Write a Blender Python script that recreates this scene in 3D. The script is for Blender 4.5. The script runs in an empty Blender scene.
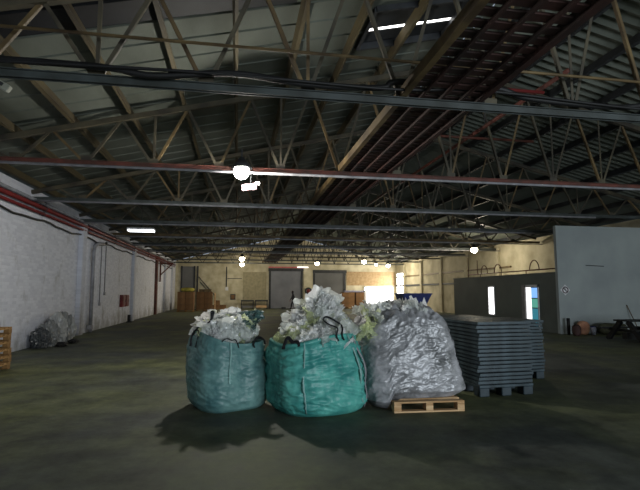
import bpy, bmesh, math, random
from mathutils import Vector, Matrix, noise, Euler
PI = math.pi
sc = bpy.context.scene
COL = sc.collection
random.seed(7)
V = Vector

# ------------------------------------------------------------------ helpers
def lin(c):
    c = c / 255.0
    return c / 12.92 if c <= 0.04045 else ((c + 0.055) / 1.055) ** 2.4
def rgb(r, g, b): return (lin(r), lin(g), lin(b), 1.0)

def newmat(name):
    m = bpy.data.materials.new(name); m.use_nodes = True
    nt = m.node_tree; nt.nodes.clear()
    return m, nt, nt.nodes.new('ShaderNodeOutputMaterial')

def mat(name, col, col2=None, rough=0.7, metal=0.0, scale=4.0, bump=0.0, bscale=30.0, spec=0.4, stretch=(1, 1, 1), lo=0.35, hi=0.65):
    m, nt, out = newmat(name); n, l = nt.nodes, nt.links
    p = n.new('ShaderNodeBsdfPrincipled'); l.new(p.outputs[0], out.inputs[0])
    p.inputs['Roughness'].default_value = rough; p.inputs['Metallic'].default_value = metal
    p.inputs['Specular IOR Level'].default_value = spec
    tc = n.new('ShaderNodeTexCoord'); mp = n.new('ShaderNodeMapping'); mp.inputs['Scale'].default_value = stretch
    l.new(tc.outputs['Object'], mp.inputs[0])
    ns = n.new('ShaderNodeTexNoise'); ns.inputs['Scale'].default_value = scale; ns.inputs['Detail'].default_value = 6
    l.new(mp.outputs[0], ns.inputs['Vector'])
    rp = n.new('ShaderNodeValToRGB'); l.new(ns.outputs['Fac'], rp.inputs[0])
    c2 = col2 or tuple(min(1, x * 0.7) for x in col[:3]) + (1,)
    rp.color_ramp.elements[0].position = lo; rp.color_ramp.elements[1].position = hi
    rp.color_ramp.elements[0].color = c2; rp.color_ramp.elements[1].color = col
    l.new(rp.outputs[0], p.inputs['Base Color'])
    if bump:
        nb = n.new('ShaderNodeTexNoise'); nb.inputs['Scale'].default_value = bscale; nb.inputs['Detail'].default_value = 4
        l.new(mp.outputs[0], nb.inputs['Vector'])
        b = n.new('ShaderNodeBump'); b.inputs['Strength'].default_value = bump; b.inputs['Distance'].default_value = 0.02
        l.new(nb.outputs['Fac'], b.inputs['Height']); l.new(b.outputs[0], p.inputs['Normal'])
    return m

def emit(name, col, s):
    m, nt, out = newmat(name); e = nt.nodes.new('ShaderNodeEmission')
    e.inputs[0].default_value = col; e.inputs[1].default_value = s
    nt.links.new(e.outputs[0], out.inputs[0]); return m

def film(name, col, trans=0.3, clear=0.12, gloss=0.2, rough=0.22):
    m, nt, out = newmat(name); n, l = nt.nodes, nt.links
    d = n.new('ShaderNodeBsdfDiffuse'); t = n.new('ShaderNodeBsdfTranslucent'); g = n.new('ShaderNodeBsdfGlossy'); tr = n.new('ShaderNodeBsdfTransparent')
    d.inputs[0].default_value = col; t.inputs[0].default_value = tuple(min(1, x * 1.3) for x in col[:3]) + (1,)
    g.inputs[0].default_value = (.9, .9, .92, 1); g.inputs['Roughness'].default_value = rough
    a = n.new('ShaderNodeMixShader'); a.inputs[0].default_value = trans; l.new(d.outputs[0], a.inputs[1]); l.new(t.outputs[0], a.inputs[2])
    b = n.new('ShaderNodeMixShader'); b.inputs[0].default_value = gloss; l.new(a.outputs[0], b.inputs[1]); l.new(g.outputs[0], b.inputs[2])
    c = n.new('ShaderNodeMixShader'); c.inputs[0].default_value = clear; l.new(b.outputs[0], c.inputs[1]); l.new(tr.outputs[0], c.inputs[2])
    l.new(c.outputs[0], out.inputs[0]); return m

class MB:
    def __init__(s): s.v = []; s.f = []; s.m = []; s.mi = 0
    def add(s, vs, fs):
        o = len(s.v); s.v += [V(x) for x in vs]
        for f in fs: s.f.append([i + o for i in f]); s.m.append(s.mi)
        return s
    def box(s, c, d, M=None):
        x, y, z = d[0] / 2, d[1] / 2, d[2] / 2
        vs = [V((a * x, b * y, e * z)) for e in (-1, 1) for a, b in ((-1, -1), (1, -1), (1, 1), (-1, 1))]
        if M is not None: vs = [M @ w for w in vs]
        return s.add([w + V(c) for w in vs], [(3, 2, 1, 0), (4, 5, 6, 7), (0, 1, 5, 4), (1, 2, 6, 5), (2, 3, 7, 6), (3, 0, 4, 7)])
    def span(s, a, b):
        return s.box([(p + q) / 2 for p, q in zip(a, b)], [abs(q - p) for p, q in zip(a, b)])
    def beam(s, a, b, w, h, up=(0, 0, 1)):
        a, b = V(a), V(b); t = (b - a).normalized(); u = V(up)
        if abs(t.dot(u)) > .98: u = V((0, 1, 0))
        r = t.cross(u).normalized(); u = r.cross(t)
        vs = [p + r * (i * w / 2) + u * (j * h / 2) for p in (a, b) for i, j in ((-1, -1), (1, -1), (1, 1), (-1, 1))]
        return s.add(vs, [(0, 1, 2, 3), (7, 6, 5, 4), (4, 5, 1, 0), (5, 6, 2, 1), (6, 7, 3, 2), (7, 4, 0, 3)])
    def angle(s, a, b, w, t=.012, up=(0, 0, 1), flip=1):
        """an L-section steel angle"""
        a, b = V(a), V(b); d = (b - a).normalized(); u = V(up)
        if abs(d.dot(u)) > .98: u = V((0, 1, 0))
        r = d.cross(u).normalized(); u = r.cross(d)
        k = r * (w / 2 * flip); q = u * (w / 2)
        s.beam(a + k * 1 - k, b, w, t, up); return s.beam(a + q - k, b + q - k, t, w, up)
    def path(s, pts, r, n=8, closed=False, flat=None):
        pts = [V(p) for p in pts]; N = len(pts); vs = []; prev = None
        for i, p in enumerate(pts):
            if closed: t = pts[(i + 1) % N] - pts[i - 1]
            else: t = pts[min(i + 1, N - 1)] - pts[max(i - 1, 0)]
            t.normalize()
            if prev is None:
                u = V((0, 0, 1)) if abs(t.z) < .9 else V((1, 0, 0))
            else: u = prev
            u = (u - t * u.dot(t)).normalized(); prev = u; w = t.cross(u)
            rr = r[i] if isinstance(r, (list, tuple)) else r
            a, b = (rr, rr) if flat is None else flat
            for k in range(n):
                q = 2 * PI * k / n
                vs.append(p + u * math.cos(q) * a + w * math.sin(q) * b)
        fs = []
        for i in range(N if closed else N - 1):
            j = (i + 1) % N
            for k in range(n):
                k2 = (k + 1) % n
                fs.append((i * n + k, i * n + k2, j * n + k2, j * n + k))
        if not closed:
            fs.append(tuple(reversed(range(n)))); fs.append(tuple((N - 1) * n + k for k in range(n)))
        return s.add(vs, fs)
    def tube(s, a, b, r, n=8): return s.path([a, b], r, n)
    def disc(s, c, axis, r, t, n=24):
        c = V(c); a = V(axis).normalized()
        return s.path([c - a * t / 2, c + a * t / 2], r, n)
    def ring(s, c, axis, R, r, n=32, k=8):
        c = V(c); a = V(axis).normalized(); u = a.orthogonal().normalized(); w = a.cross(u)
        return s.path([c + u * R * math.cos(2 * PI * i / n) + w * R * math.sin(2 * PI * i / n) for i in range(n)], r, k, True)
    def bevel(s, amt): s.bv = amt; return s
    bv = 0
    def mesh(s, name):
        me = bpy.data.meshes.new(name); me.from_pydata([tuple(v) for v in s.v], [], s.f); return me

WM = {}
def build(mb, name, mats, parent=None, smooth=False, at=None, bevel=0):
    if not isinstance(mats, (list, tuple)): mats = [mats]
    if parent is not None: M = WM[parent.name].inverted()
    else:
        if at is None:
            xs = [v.x for v in mb.v]; ys = [v.y for v in mb.v]; zs = [v.z for v in mb.v]
            at = ((min(xs) + max(xs)) / 2, (min(ys) + max(ys)) / 2, min(zs))
        M = Matrix.Translation(-V(at))
    me = bpy.data.meshes.new(name)
    me.from_pydata([tuple(M @ v) for v in mb.v], [], mb.f)
    for m in mats: me.materials.append(m)
    me.polygons.foreach_set('material_index', mb.m)
    bm = bmesh.new(); bm.from_mesh(me); bmesh.ops.recalc_face_normals(bm, faces=bm.faces)
    if bevel: bmesh.ops.bevel(bm, geom=bm.edges[:], offset=bevel, segments=1, affect='EDGES', profile=.5)
    bm.to_mesh(me); bm.free()
    if smooth: me.polygons.foreach_set('use_smooth', [True] * len(me.polygons))
    me.update()
    o = bpy.data.objects.new(name, me); COL.objects.link(o)
    if parent is not None: o.parent = parent; WM[o.name] = WM[parent.name].copy()
    else: o.location = at; WM[o.name] = Matrix.Translation(V(at))
    return o
def tag(o, label=None, cat=None, group=None, kind=None):
    if label: o['label'] = label
    if cat: o['category'] = cat
    if group: o['group'] = group
    if kind: o['kind'] = kind
    return o
def thing(name, label, cat, loc, rz=0, group=None):
    o = bpy.data.objects.new(name, None); COL.objects.link(o); o.empty_display_size = .2
    o.location = loc; o.rotation_euler = (0, 0, rz)
    WM[o.name] = Matrix.Translation(V(loc)) @ Matrix.Rotation(rz, 4, 'Z')
    return tag(o, label, cat, group)
def dup(root, loc, rz, label, group=None):
    r = root.copy(); COL.objects.link(r); r.location = loc; r.rotation_euler = (0, 0, rz); r['label'] = label
    if group: r['group'] = group
    for ch in list(root.children):
        c = ch.copy(); COL.objects.link(c); c.parent = r
        for g in list(ch.children):
            d = g.copy(); COL.objects.link(d); d.parent = c
    return r
def structure(mb, name, m, smooth=False, label=None):
    o = build(mb, name, m, smooth=smooth); o['kind'] = 'structure'
    if label: o['label'] = label
    return o
ORD = ['first', 'second', 'third', 'fourth', 'fifth', 'sixth', 'seventh', 'eighth', 'ninth', 'tenth', 'eleventh', 'twelfth', 'thirteenth',
       'fourteenth', 'fifteenth', 'sixteenth', 'seventeenth', 'eighteenth', 'nineteenth', 'twentieth', 'twenty-first', 'twenty-second']

# ------------------------------------------------------------------ materials
def floor_mat():
    m, nt, out = newmat('worn_concrete'); n, l = nt.nodes, nt.links
    p = n.new('ShaderNodeBsdfPrincipled'); l.new(p.outputs[0], out.inputs[0])
    g = n.new('ShaderNodeNewGeometry')
    def noi(sc_, det, rough=.55):
        x = n.new('ShaderNodeTexNoise'); x.inputs['Scale'].default_value = sc_; x.inputs['Detail'].default_value = det
        x.inputs['Roughness'].default_value = rough; l.new(g.outputs['Position'], x.inputs['Vector']); return x
    a, b, c = noi(.35, 5), noi(1.6, 8, .65), noi(9, 6, .7)
    r1 = n.new('ShaderNodeValToRGB'); l.new(a.outputs['Fac'], r1.inputs[0])
    r1.color_ramp.elements[0].position = .38; r1.color_ramp.elements[1].position = .62
    r1.color_ramp.elements[0].color = rgb(92, 97, 92); r1.color_ramp.elements[1].color = rgb(120, 126, 88)
    r2 = n.new('ShaderNodeValToRGB'); l.new(b.outputs['Fac'], r2.inputs[0])
    r2.color_ramp.elements[0].position = .3; r2.color_ramp.elements[1].position = .62
    r2.color_ramp.elements[0].color = (.30, .31, .32, 1); r2.color_ramp.elements[1].color = (1, 1, 1, 1)
    r3 = n.new('ShaderNodeValToRGB'); l.new(c.outputs['Fac'], r3.inputs[0])
    r3.color_ramp.elements[0].position = .3; r3.color_ramp.elements[1].position = .7
    r3.color_ramp.elements[0].color = (.7, .7, .7, 1); r3.color_ramp.elements[1].color = (1, 1, 1, 1)
    def mul(x, y):
        k = n.new('ShaderNodeMix'); k.data_type = 'RGBA'; k.blend_type = 'MULTIPLY'; k.inputs[0].default_value = 1
        l.new(x, k.inputs[6]); l.new(y, k.inputs[7]); return k.outputs[2]
    l.new(mul(mul(r1.outputs[0], r2.outputs[0]), r3.outputs[0]), p.inputs['Base Color'])
    rr = n.new('ShaderNodeMapRange'); l.new(b.outputs['Fac'], rr.inputs[0]); rr.inputs[3].default_value = .5; rr.inputs[4].default_value = .85
    l.new(rr.outputs[0], p.inputs['Roughness']); p.inputs['Specular IOR Level'].default_value = .3
    bp = n.new('ShaderNodeBump'); bp.inputs['Strength'].default_value = .15; bp.inputs['Distance'].default_value = .02
    l.new(c.outputs['Fac'], bp.inputs['Height']); l.new(bp.outputs[0], p.inputs['Normal'])
    return m

def brick_mat(name, c1, c2, dirt, axis='YZ'):
    m, nt, out = newmat(name); n, l = nt.nodes, nt.links
    p = n.new('ShaderNodeBsdfPrincipled'); l.new(p.outputs[0], out.inputs[0]); p.inputs['Roughness'].default_value = .75
    p.inputs['Specular IOR Level'].default_value = .25
    g = n.new('ShaderNodeNewGeometry'); s = n.new('ShaderNodeSeparateXYZ'); l.new(g.outputs['Position'], s.inputs[0])
    cb = n.new('ShaderNodeCombineXYZ'); l.new(s.outputs[axis[0]], cb.inputs[0]); l.new(s.outputs[axis[1]], cb.inputs[1])
    b = n.new('ShaderNodeTexBrick'); l.new(cb.outputs[0], b.inputs['Vector'])
    b.inputs['Scale'].default_value = 1; b.inputs['Brick Width'].default_value = .24; b.inputs['Row Height'].default_value = .085
    b.inputs['Mortar Size'].default_value = .008; b.inputs['Mortar Smooth'].default_value = .6
    b.inputs['Color1'].default_value = c1; b.inputs['Color2'].default_value = c2
    b.inputs['Mortar'].default_value = tuple(x * .92 for x in c1[:3]) + (1,)
    ns = n.new('ShaderNodeTexNoise'); ns.inputs['Scale'].default_value = 1.4; ns.inputs['Detail'].default_value = 8; ns.inputs['Roughness'].default_value = .7
    mp = n.new('ShaderNodeMapping'); mp.inputs['Scale'].default_value = (1, .55, 1); l.new(cb.outputs[0], mp.inputs[0]); l.new(mp.outputs[0], ns.inputs['Vector'])
    # scuffs and dirt splashed along the foot of the wall
    mr = n.new('ShaderNodeMapRange'); l.new(s.outputs['Z'], mr.inputs[0]); mr.inputs[1].default_value = 0; mr.inputs[2].default_value = .9
    mr.inputs[3].default_value = .22; mr.inputs[4].default_value = 0
    ad = n.new('ShaderNodeMath'); ad.operation = 'ADD'; l.new(ns.outputs['Fac'], ad.inputs[0]); l.new(mr.outputs[0], ad.inputs[1])
    rp = n.new('ShaderNodeValToRGB'); l.new(ad.outputs[0], rp.inputs[0]); rp.color_ramp.elements[0].position = .55; rp.color_ramp.elements[1].position = .78
    rp.color_ramp.elements[0].color = (0, 0, 0, 1); rp.color_ramp.elements[1].color = (.8, .8, .8, 1)
    mx = n.new('ShaderNodeMix'); mx.data_type = 'RGBA'; l.new(rp.outputs[0], mx.inputs[0]); l.new(b.outputs['Color'], mx.inputs[6]); mx.inputs[7].default_value = dirt
    l.new(mx.outputs[2], p.inputs['Base Color'])
    bp = n.new('ShaderNodeBump'); bp.inputs['Strength'].default_value = .4; bp.inputs['Distance'].default_value = .012; bp.invert = True
    l.new(b.outputs['Fac'], bp.inputs['Height']); l.new(bp.outputs[0], p.inputs['Normal'])
    return m

def woven_mat(name, col, col2):
    m, nt, out = newmat(name); n, l = nt.nodes, nt.links
    p = n.new('ShaderNodeBsdfPrincipled'); t = n.new('ShaderNodeBsdfTranslucent'); mx = n.new('ShaderNodeMixShader'); mx.inputs[0].default_value = .12
    l.new(p.outputs[0], mx.inputs[1]); l.new(t.outputs[0], mx.inputs[2]); l.new(mx.outputs[0], out.inputs[0])
    p.inputs['Roughness'].default_value = .42; p.inputs['Specular IOR Level'].default_value = .45
    tc = n.new('ShaderNodeTexCoord')
    ns = n.new('ShaderNodeTexNoise'); ns.inputs['Scale'].default_value = 3.2; ns.inputs['Detail'].default_value = 7; ns.inputs['Roughness'].default_value = .65
    l.new(tc.outputs['Object'], ns.inputs['Vector'])
    rp = n.new('ShaderNodeValToRGB'); l.new(ns.outputs['Fac'], rp.inputs[0]); rp.color_ramp.elements[0].position = .36; rp.color_ramp.elements[1].position = .66
    rp.color_ramp.elements[0].color = col2; rp.color_ramp.elements[1].color = col
    l.new(rp.outputs[0], p.inputs['Base Color']); l.new(rp.outputs[0], t.inputs[0])
    bmp = n.new('ShaderNodeTexNoise'); bmp.inputs['Scale'].default_value = 22; bmp.inputs['Detail'].default_value = 5
    l.new(tc.outputs['Object'], bmp.inputs['Vector'])
    bp = n.new('ShaderNodeBump'); bp.inputs['Strength'].default_value = .3; bp.inputs['Distance'].default_value = .012
    l.new(bmp.outputs['Fac'], bp.inputs['Height']); l.new(bp.outputs[0], p.inputs['Normal'])
    return m

def skin_mat(): return mat('skin', rgb(110, 78, 60), rough=.6)

M_floor = floor_mat()
M_brick = brick_mat('white_painted_brick', rgb(224, 226, 236), rgb(206, 208, 220), rgb(128, 126, 120))
M_pilaster = brick_mat('grey_white_pilaster', rgb(204, 206, 216), rgb(190, 192, 204), rgb(110, 108, 104))
M_rear = mat('cream_plaster', rgb(206, 198, 172), rgb(172, 162, 134), rough=.85, scale=1.3, bump=.1)
M_right = mat('buff_plaster', rgb(190, 182, 158), rgb(158, 150, 126), rough=.85, scale=1.1, bump=.1)
M_block = mat('pale_grey_plaster', rgb(158, 166, 166), rgb(142, 150, 152), rough=.85, scale=.7, bump=.05)
M_part = mat('charcoal_panel', rgb(98, 108, 104), rgb(86, 94, 92), rough=.6, scale=.8)
M_sheet = mat('fibre_cement_roof', rgb(108, 113, 105), rgb(74, 78, 70), rough=.85, scale=.9, bump=.1, stretch=(1, .4, 1), lo=.3, hi=.7)
M_darksheet = mat('dark_roof_sheet', rgb(22, 24, 30), rgb(14, 15, 20), rough=.7)  # near left part of the roof is drawn darker
M_steel = mat('painted_grey_steel', rgb(66, 72, 72), rgb(46, 50, 48), rough=.5, scale=2.5)
M_rust = mat('red_oxide_steel', rgb(104, 56, 46), rgb(70, 44, 36), rough=.65, scale=3)
M_tan = mat('tan_steel', rgb(112, 94, 62), rgb(70, 56, 38), rough=.6, scale=2.2)
M_web = mat('dull_olive_steel', rgb(82, 76, 60), rgb(50, 46, 40), rough=.6, scale=2.0)
M_purlin = mat('brown_timber', rgb(94, 84, 58), rgb(58, 50, 36), rough=.75, scale=1.4, stretch=(2, .3, 2))
M_walk = mat('dark_red_oxide', rgb(66, 40, 36), rgb(38, 28, 26), rough=.7, scale=2)
M_black = mat('black_rubber', rgb(22, 22, 24), rgb(14, 14, 15), rough=.6)
M_redpipe = mat('red_paint', rgb(124, 38, 38), rgb(88, 34, 34), rough=.45, scale=1.5)
M_greypipe = mat('pale_pipe', rgb(150, 150, 156), rgb(120, 120, 124), rough=.5)
M_wood = mat('pallet_wood', rgb(218, 184, 142), rgb(176, 138, 96), rough=.8, scale=3, stretch=(1, 6, 6), bump=.15)
M_oldwood = mat('old_pallet_wood', rgb(172, 134, 84), rgb(112, 82, 48), rough=.8, scale=2.5, bump=.15)
M_teal_grey = woven_mat('grey_teal_weave', rgb(122, 164, 160), rgb(76, 118, 120))
M_teal = woven_mat('bright_teal_weave', rgb(102, 190, 178), rgb(54, 136, 132))
M_seam = mat('pale_stitching', rgb(150, 190, 186), rgb(110, 150, 146), rough=.7)
M_strap = mat('black_webbing', rgb(26, 28, 32), rgb(16, 17, 20), rough=.6)
M_film = film('clear_film', (.74, .76, .74, 1), .5, .18, .10, .28)
M_film2 = film('greenish_film', (.66, .70, .46, 1), .6, .12, .08, .3)
M_film3 = film('milky_film', (.84, .84, .83, 1), .5, .1, .08, .3)
M_film4 = film('dark_film', (.05, .13, .13, 1), trans=.2)
def sack_mat():
    m = film('smoky_film', (.40, .40, .43, 1), .22, .03, .10, .32); n, l = m.node_tree.nodes, m.node_tree.links
    tc = n.new('ShaderNodeTexCoord'); a = n.new('ShaderNodeTexNoise'); a.inputs['Scale'].default_value = 2.6; a.inputs['Detail'].default_value = 7; a.inputs['Roughness'].default_value = .62
    l.new(tc.outputs['Object'], a.inputs['Vector']); r = n.new('ShaderNodeValToRGB'); l.new(a.outputs['Fac'], r.inputs[0])
    r.color_ramp.elements[0].position = .36; r.color_ramp.elements[1].position = .62
    r.color_ramp.elements[0].color = (.12, .125, .13, 1); r.color_ramp.elements[1].color = (.54, .54, .57, 1)
    b = n.new('ShaderNodeTexNoise'); b.inputs['Scale'].default_value = 26; b.inputs['Detail'].default_value = 6; l.new(tc.outputs['Object'], b.inputs['Vector'])
    bp = n.new('ShaderNodeBump'); bp.inputs['Strength'].default_value = .5; bp.inputs['Distance'].default_value = .02; l.new(b.outputs['Fac'], bp.inputs['Height'])
    for x in list(n):
        if x.type in ('BSDF_DIFFUSE', 'BSDF_TRANSLUCENT'): l.new(r.outputs[0], x.inputs[0])
        if x.type in ('BSDF_DIFFUSE', 'BSDF_GLOSSY'): l.new(bp.outputs[0], x.inputs['Normal'])
    return m
M_sack = sack_mat()
M_plast = mat('dark_teal_plastic', rgb(44, 58, 66), rgb(28, 40, 46), rough=.5, scale=6)
M_plast2 = mat('blue_grey_plastic', rgb(60, 76, 84), rgb(32, 46, 52), rough=.5, scale=6)
M_carton = mat('brown_carton', rgb(132, 98, 66), rgb(100, 72, 46), rough=.8, scale=1.5)
M_yellow = mat('yellow_green_sacking', rgb(176, 164, 70), rgb(128, 124, 50), rough=.8)
M_shutter = mat('grey_roller_steel', rgb(140, 142, 150), rgb(120, 122, 130), rough=.55, metal=.1, scale=.6)
M_shutter2 = mat('dull_roller_steel', rgb(112, 112, 112), rgb(98, 98, 98), rough=.6, scale=.6)
M_greypanel = mat('olive_grey_panel', rgb(160, 152, 124), rgb(140, 132, 106), rough=.8)
M_dark = mat('dark_grey_paint', rgb(52, 54, 58), rgb(40, 42, 44), rough=.6)
M_white = mat('white_paint', rgb(225, 225, 228), rgb(205, 205, 210), rough=.5)
M_blue = mat('blue_plastic', rgb(40, 58, 130), rgb(28, 42, 100), rough=.5)
M_metal = mat('bare_metal', rgb(150, 150, 150), rough=.35, metal=.8)
M_lens = emit('lamp_lens', (1, .97, .9, 1), 60)
M_lensw = emit('warm_lamp_lens', (1, .9, .66, 1), 45)
M_tube = emit('fluorescent_tube', (.92, .97, 1, 1), 5)
M_day = emit('daylight_pane', (1, .99, .96, 1), 4.5)
M_dayw = emit('daylight_or_corner_glow', (1, .98, .92, 1), 7)
M_blueglass = emit('blue_sky_pane', (.20, .42, .90, 1), 1.3)
M_greenglass = emit('green_garden_pane', (.10, .36, .28, 1), 1.0)
M_tealglass = emit('teal_shaded_pane', (.04, .20, .26, 1), 1.0)

# ------------------------------------------------------------------ the shell
XL, XR, YR, YF = -5.95, 16.3, 47.2, -9.0
RX, EZ, SL = 5.05, 4.5, .24
def ztop(x):           # centre line of the truss top chords
    return EZ + SL * (x - XL) if x <= RX else EZ + SL * (RX - XL) - SL * (x - RX)
TY = [6.2, 10.4, 14.7, 18.9, 23.1, 27.4, 31.6, 35.9, 40.1, 44.4]

structure(MB().span((XL - .3, YF - .3, -.2), (XR + .3, YR + .3, 0)), 'floor', M_floor, label='worn dark olive grey concrete floor')
structure(MB().span((XL - .25, YF, 0), (XL, YR, 4.62)), 'wall_left', M_brick, label='long white painted brick wall')
structure(MB().span((XR, YF, 0), (XR + .25, YR, 4.62)), 'wall_right', M_right, label='buff plastered side wall')
g = MB(); y0, y1 = YR, YR + .25                      # gable end
pts = [(XL - .25, 0), (XR + .25, 0), (XR + .25, 4.6), (RX, ztop(RX) + .1), (XL - .25, 4.6)]
g.add([(x, y0, z) for x, z in pts] + [(x, y1, z) for x, z in pts],
      [(0, 1, 2, 3, 4), (9, 8, 7, 6, 5)] + [(i, (i + 1) % 5, 5 + (i + 1) % 5, 5 + i) for i in range(5)])
structure(g, 'wall_back', M_rear, label='cream far wall with roller doors')
g = MB()                                             # end wall behind the viewer, with its wide door opening
DX0, DX1, DZ = 3.5, 13.5, 3.9
g.span((XL - .25, YF - .25, 0), (DX0, YF, 4.6)); g.span((DX1, YF - .25, 0), (XR + .25, YF, 4.6)); g.span((DX0, YF - .25, DZ), (DX1, YF, 4.6))
g.add([(XL - .25, YF - .1, 4.6), (XR + .25, YF - .1, 4.6), (RX, YF - .1, ztop(RX) + .1)], [(0, 1, 2)])
structure(g, 'wall_front', M_right)

def roof_side(x0, x1, pitch, amp, name, steep, hole=None, darkzone=None):
    mb = MB(); ys = []; y = YF - .3; k = 0
    per = [0, .25, .5, .75] if not steep else [0, .025, .5, .975]
    while y < YR + .3:
        for q in per: ys.append((y + q * pitch, amp * (math.sin(2 * PI * q) if not steep else (-1 if q == 0 else .3))))
        y += pitch
    xs = [x0, x1]
    if hole: xs = [x0, hole[0], hole[1], x1]
    if darkzone: xs = sorted(set(xs + [darkzone[0]]))
    nx = len(xs); vs = []; fs = []
    for yy, d in ys:
        for x in xs: vs.append((x, yy, ztop(x) + .30 + d))
    mb.v = [V(v) for v in vs]
    for i in range(len(ys) - 1):
        for j in range(nx - 1):
            ym = (ys[i][0] + ys[i + 1][0]) / 2
            if hole and xs[j] >= hole[0] - .001 and xs[j + 1] <= hole[1] + .001 and hole[2] < ym < hole[3]: continue
            mb.f.append([i * nx + j, i * nx + j + 1, (i + 1) * nx + j + 1, (i + 1) * nx + j])
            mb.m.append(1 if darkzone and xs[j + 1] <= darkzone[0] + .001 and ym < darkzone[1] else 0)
    o = build(mb, name, [M_sheet, M_darksheet]); o['kind'] = 'structure'; return o
HOLE = (2.45, 4.3, 7.9, 9.2)
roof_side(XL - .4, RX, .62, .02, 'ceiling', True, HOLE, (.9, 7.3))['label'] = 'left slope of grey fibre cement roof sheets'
roof_side(RX, XR + .4, .26, .04, 'ceiling', False)['label'] = 'right slope of grey corrugated roof sheets'

# skylight box in the left slope, mostly covered
sk = thing('skylight', 'dark framed roof skylight with one bright strip of daylight above the walkway', 'skylight', (3.4, 8.5, ztop(3.4) + .3))
def zr(x): return ztop(x) + .30
m = MB()
for a, b in (((2.42, 7.85), (2.42, 9.25)), ((4.33, 7.85), (4.33, 9.25)), ((2.42, 7.85), (4.33, 7.85)), ((2.42, 9.25), (4.33, 9.25))):
    m.beam((a[0], a[1], zr(a[0]) - .02), (b[0], b[1], zr(b[0]) - .02), .06, .16)
build(m, 'frame', M_dark, sk)
m = MB()
for ya, yb in ((7.85, 8.66), (8.78, 9.28)):
    m.add([(x, y, zr(x) + .04 + dz) for dz in (0, .02) for x, y in ((2.4, ya), (4.35, ya), (4.35, yb), (2.4, yb))],
          [(3, 2, 1, 0), (4, 5, 6, 7), (0, 1, 5, 4), (1, 2, 6, 5), (2, 3, 7, 6), (3, 0, 4, 7)])
build(m, 'cover', M_dark, sk)
m = MB(); m.add([(x, y, zr(x) + .055) for x, y in ((2.4, 8.6), (4.35, 8.6), (4.35, 8.82), (2.4, 8.82))], [(0, 1, 2, 3)])
build(m, 'pane', M_day, sk)

# pilasters on the side walls
for i, y in enumerate([19.2, 28.3, 36.0, 40.1, 44.4]):
    structure(MB().span((XL, y - .22, 0), (XL + .16, y + .22, 4.4)), 'trim_%d' % (i + 1), M_pilaster if i != 2 else M_rust,
              label='brick pilaster on the left wall')
for i, y in enumerate(TY[5:]):
    structure(MB().span((XR - .16, y - .2, 0), (XR, y + .2, 4.4)), 'trim_%d' % (i + 11), M_right, label='plaster pilaster on the right wall')
structure(MB().span((XR - .1, 26, 2.2), (XR - .01, 46.9, 2.34)), 'trim_20', M_dark)
structure(MB().span((XR - .1, 26, 3.1), (XR - .01, 46.9, 3.2)), 'trim_21', M_tan)

# ------------------------------------------------------------------ roof trusses
names = ['nearest the viewer'] + [ORD[i] + ' from the viewer' for i in range(1, 9)] + ['nearest the far wall']
tcol = [M_steel, M_rust, M_steel, M_steel, M_tan, M_steel, M_steel, M_web, M_steel, M_steel]
def truss_top(parent, y, mb=None):
    for a, b in ((XL, RX), (RX, XR - .3)):
        mb.beam((a, y, ztop(a)), (b, y, ztop(b)), .10, .11)
P = (XR - .3 - XL) / 16
def web_lines(y):
    out = []
    for k in range(16):
        xb0, xb1 = XL + P * k, XL + P * (k + 1); xt = (xb0 + xb1) / 2
        if k > 0: out.append(('diagonal', (xb0, y, 4.3), (xt, y, ztop(xt))))
        if k < 15: out.append(('diagonal', (xt, y, ztop(xt)), (xb1, y, 4.3)))
        if k in (3, 5, 8, 10, 11, 13): out.append(('upright', (xb0, y, 4.3), (xb0, y, ztop(xb0))))
    return out
for i, y in enumerate(TY):
    t = thing('roof_truss', 'steel lattice roof truss %s' % names[i], 'truss', (RX, y, 4.24), 0, 'roof trusses across the hall')
    m = MB(); m.beam((XL, y - .035, 4.31), (XR - .1, y - .035, 4.31), .012, .09); m.beam((XL, y + .035, 4.31), (XR - .1, y + .035, 4.31), .012, .09)
    m.beam((XL, y, 4.355), (XR - .1, y, 4.355), .15, .012)
    build(m, 'bottom_chord', tcol[i], t)
    m = MB(); truss_top(t, y, m); build(m, 'top_chord', M_web, t)
    if i < 5:
        for q, (nm, a, b) in enumerate(web_lines(y)):
            m = MB(); m.angle(a, b, .048 if nm == 'diagonal' else .042, .01, (0, 1, 0), 1)
            build(m, nm, M_tan if (q + i) % 3 == 0 else M_web, t)  # tan stands for lamp-lit members, olive for backlit ones, mixed in each truss
        for k in range(1, 16):
            m = MB(); m.box((XL + P * k, y, 4.38), (.2, .016, .18)); build(m, 'gusset_plate', M_web, t)
    else:
        m = MB()
        for nm, a, b in web_lines(y): m.beam(a, b, .05, .05, (0, 1, 0))
        build(m, 'web', M_web, t)

# purlins under the sheets, running the length of the hall
xs = [-.11 + 1.13 * k for k in range(-5, 15)]
px = [x for x in xs if XL + .1 < x < XR - .2 and abs(x - RX) > .2]
nl = sum(1 for x in px if x < RX)
for i, x in enumerate(px):
    left = x < RX
    idx = i if left else len(px) - 1 - i
    m = MB(); z = ztop(x) + .055 + .105
    a = math.atan(SL if left else -SL); w = .055 if i % 2 else .08
    up = V((-math.sin(a), 0, math.cos(a)))
    m.beam((x, 1.0, z), (x, YR - .01, z), w, .19, up)
    tag(build(m, 'roof_purlin', M_purlin if left else M_dark), 'long roof purlin, %s up from the %s wall' % (ORD[idx], 'white brick' if left else 'buff right hand'), 'purlin', 'purlins under the roof sheets')

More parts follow.
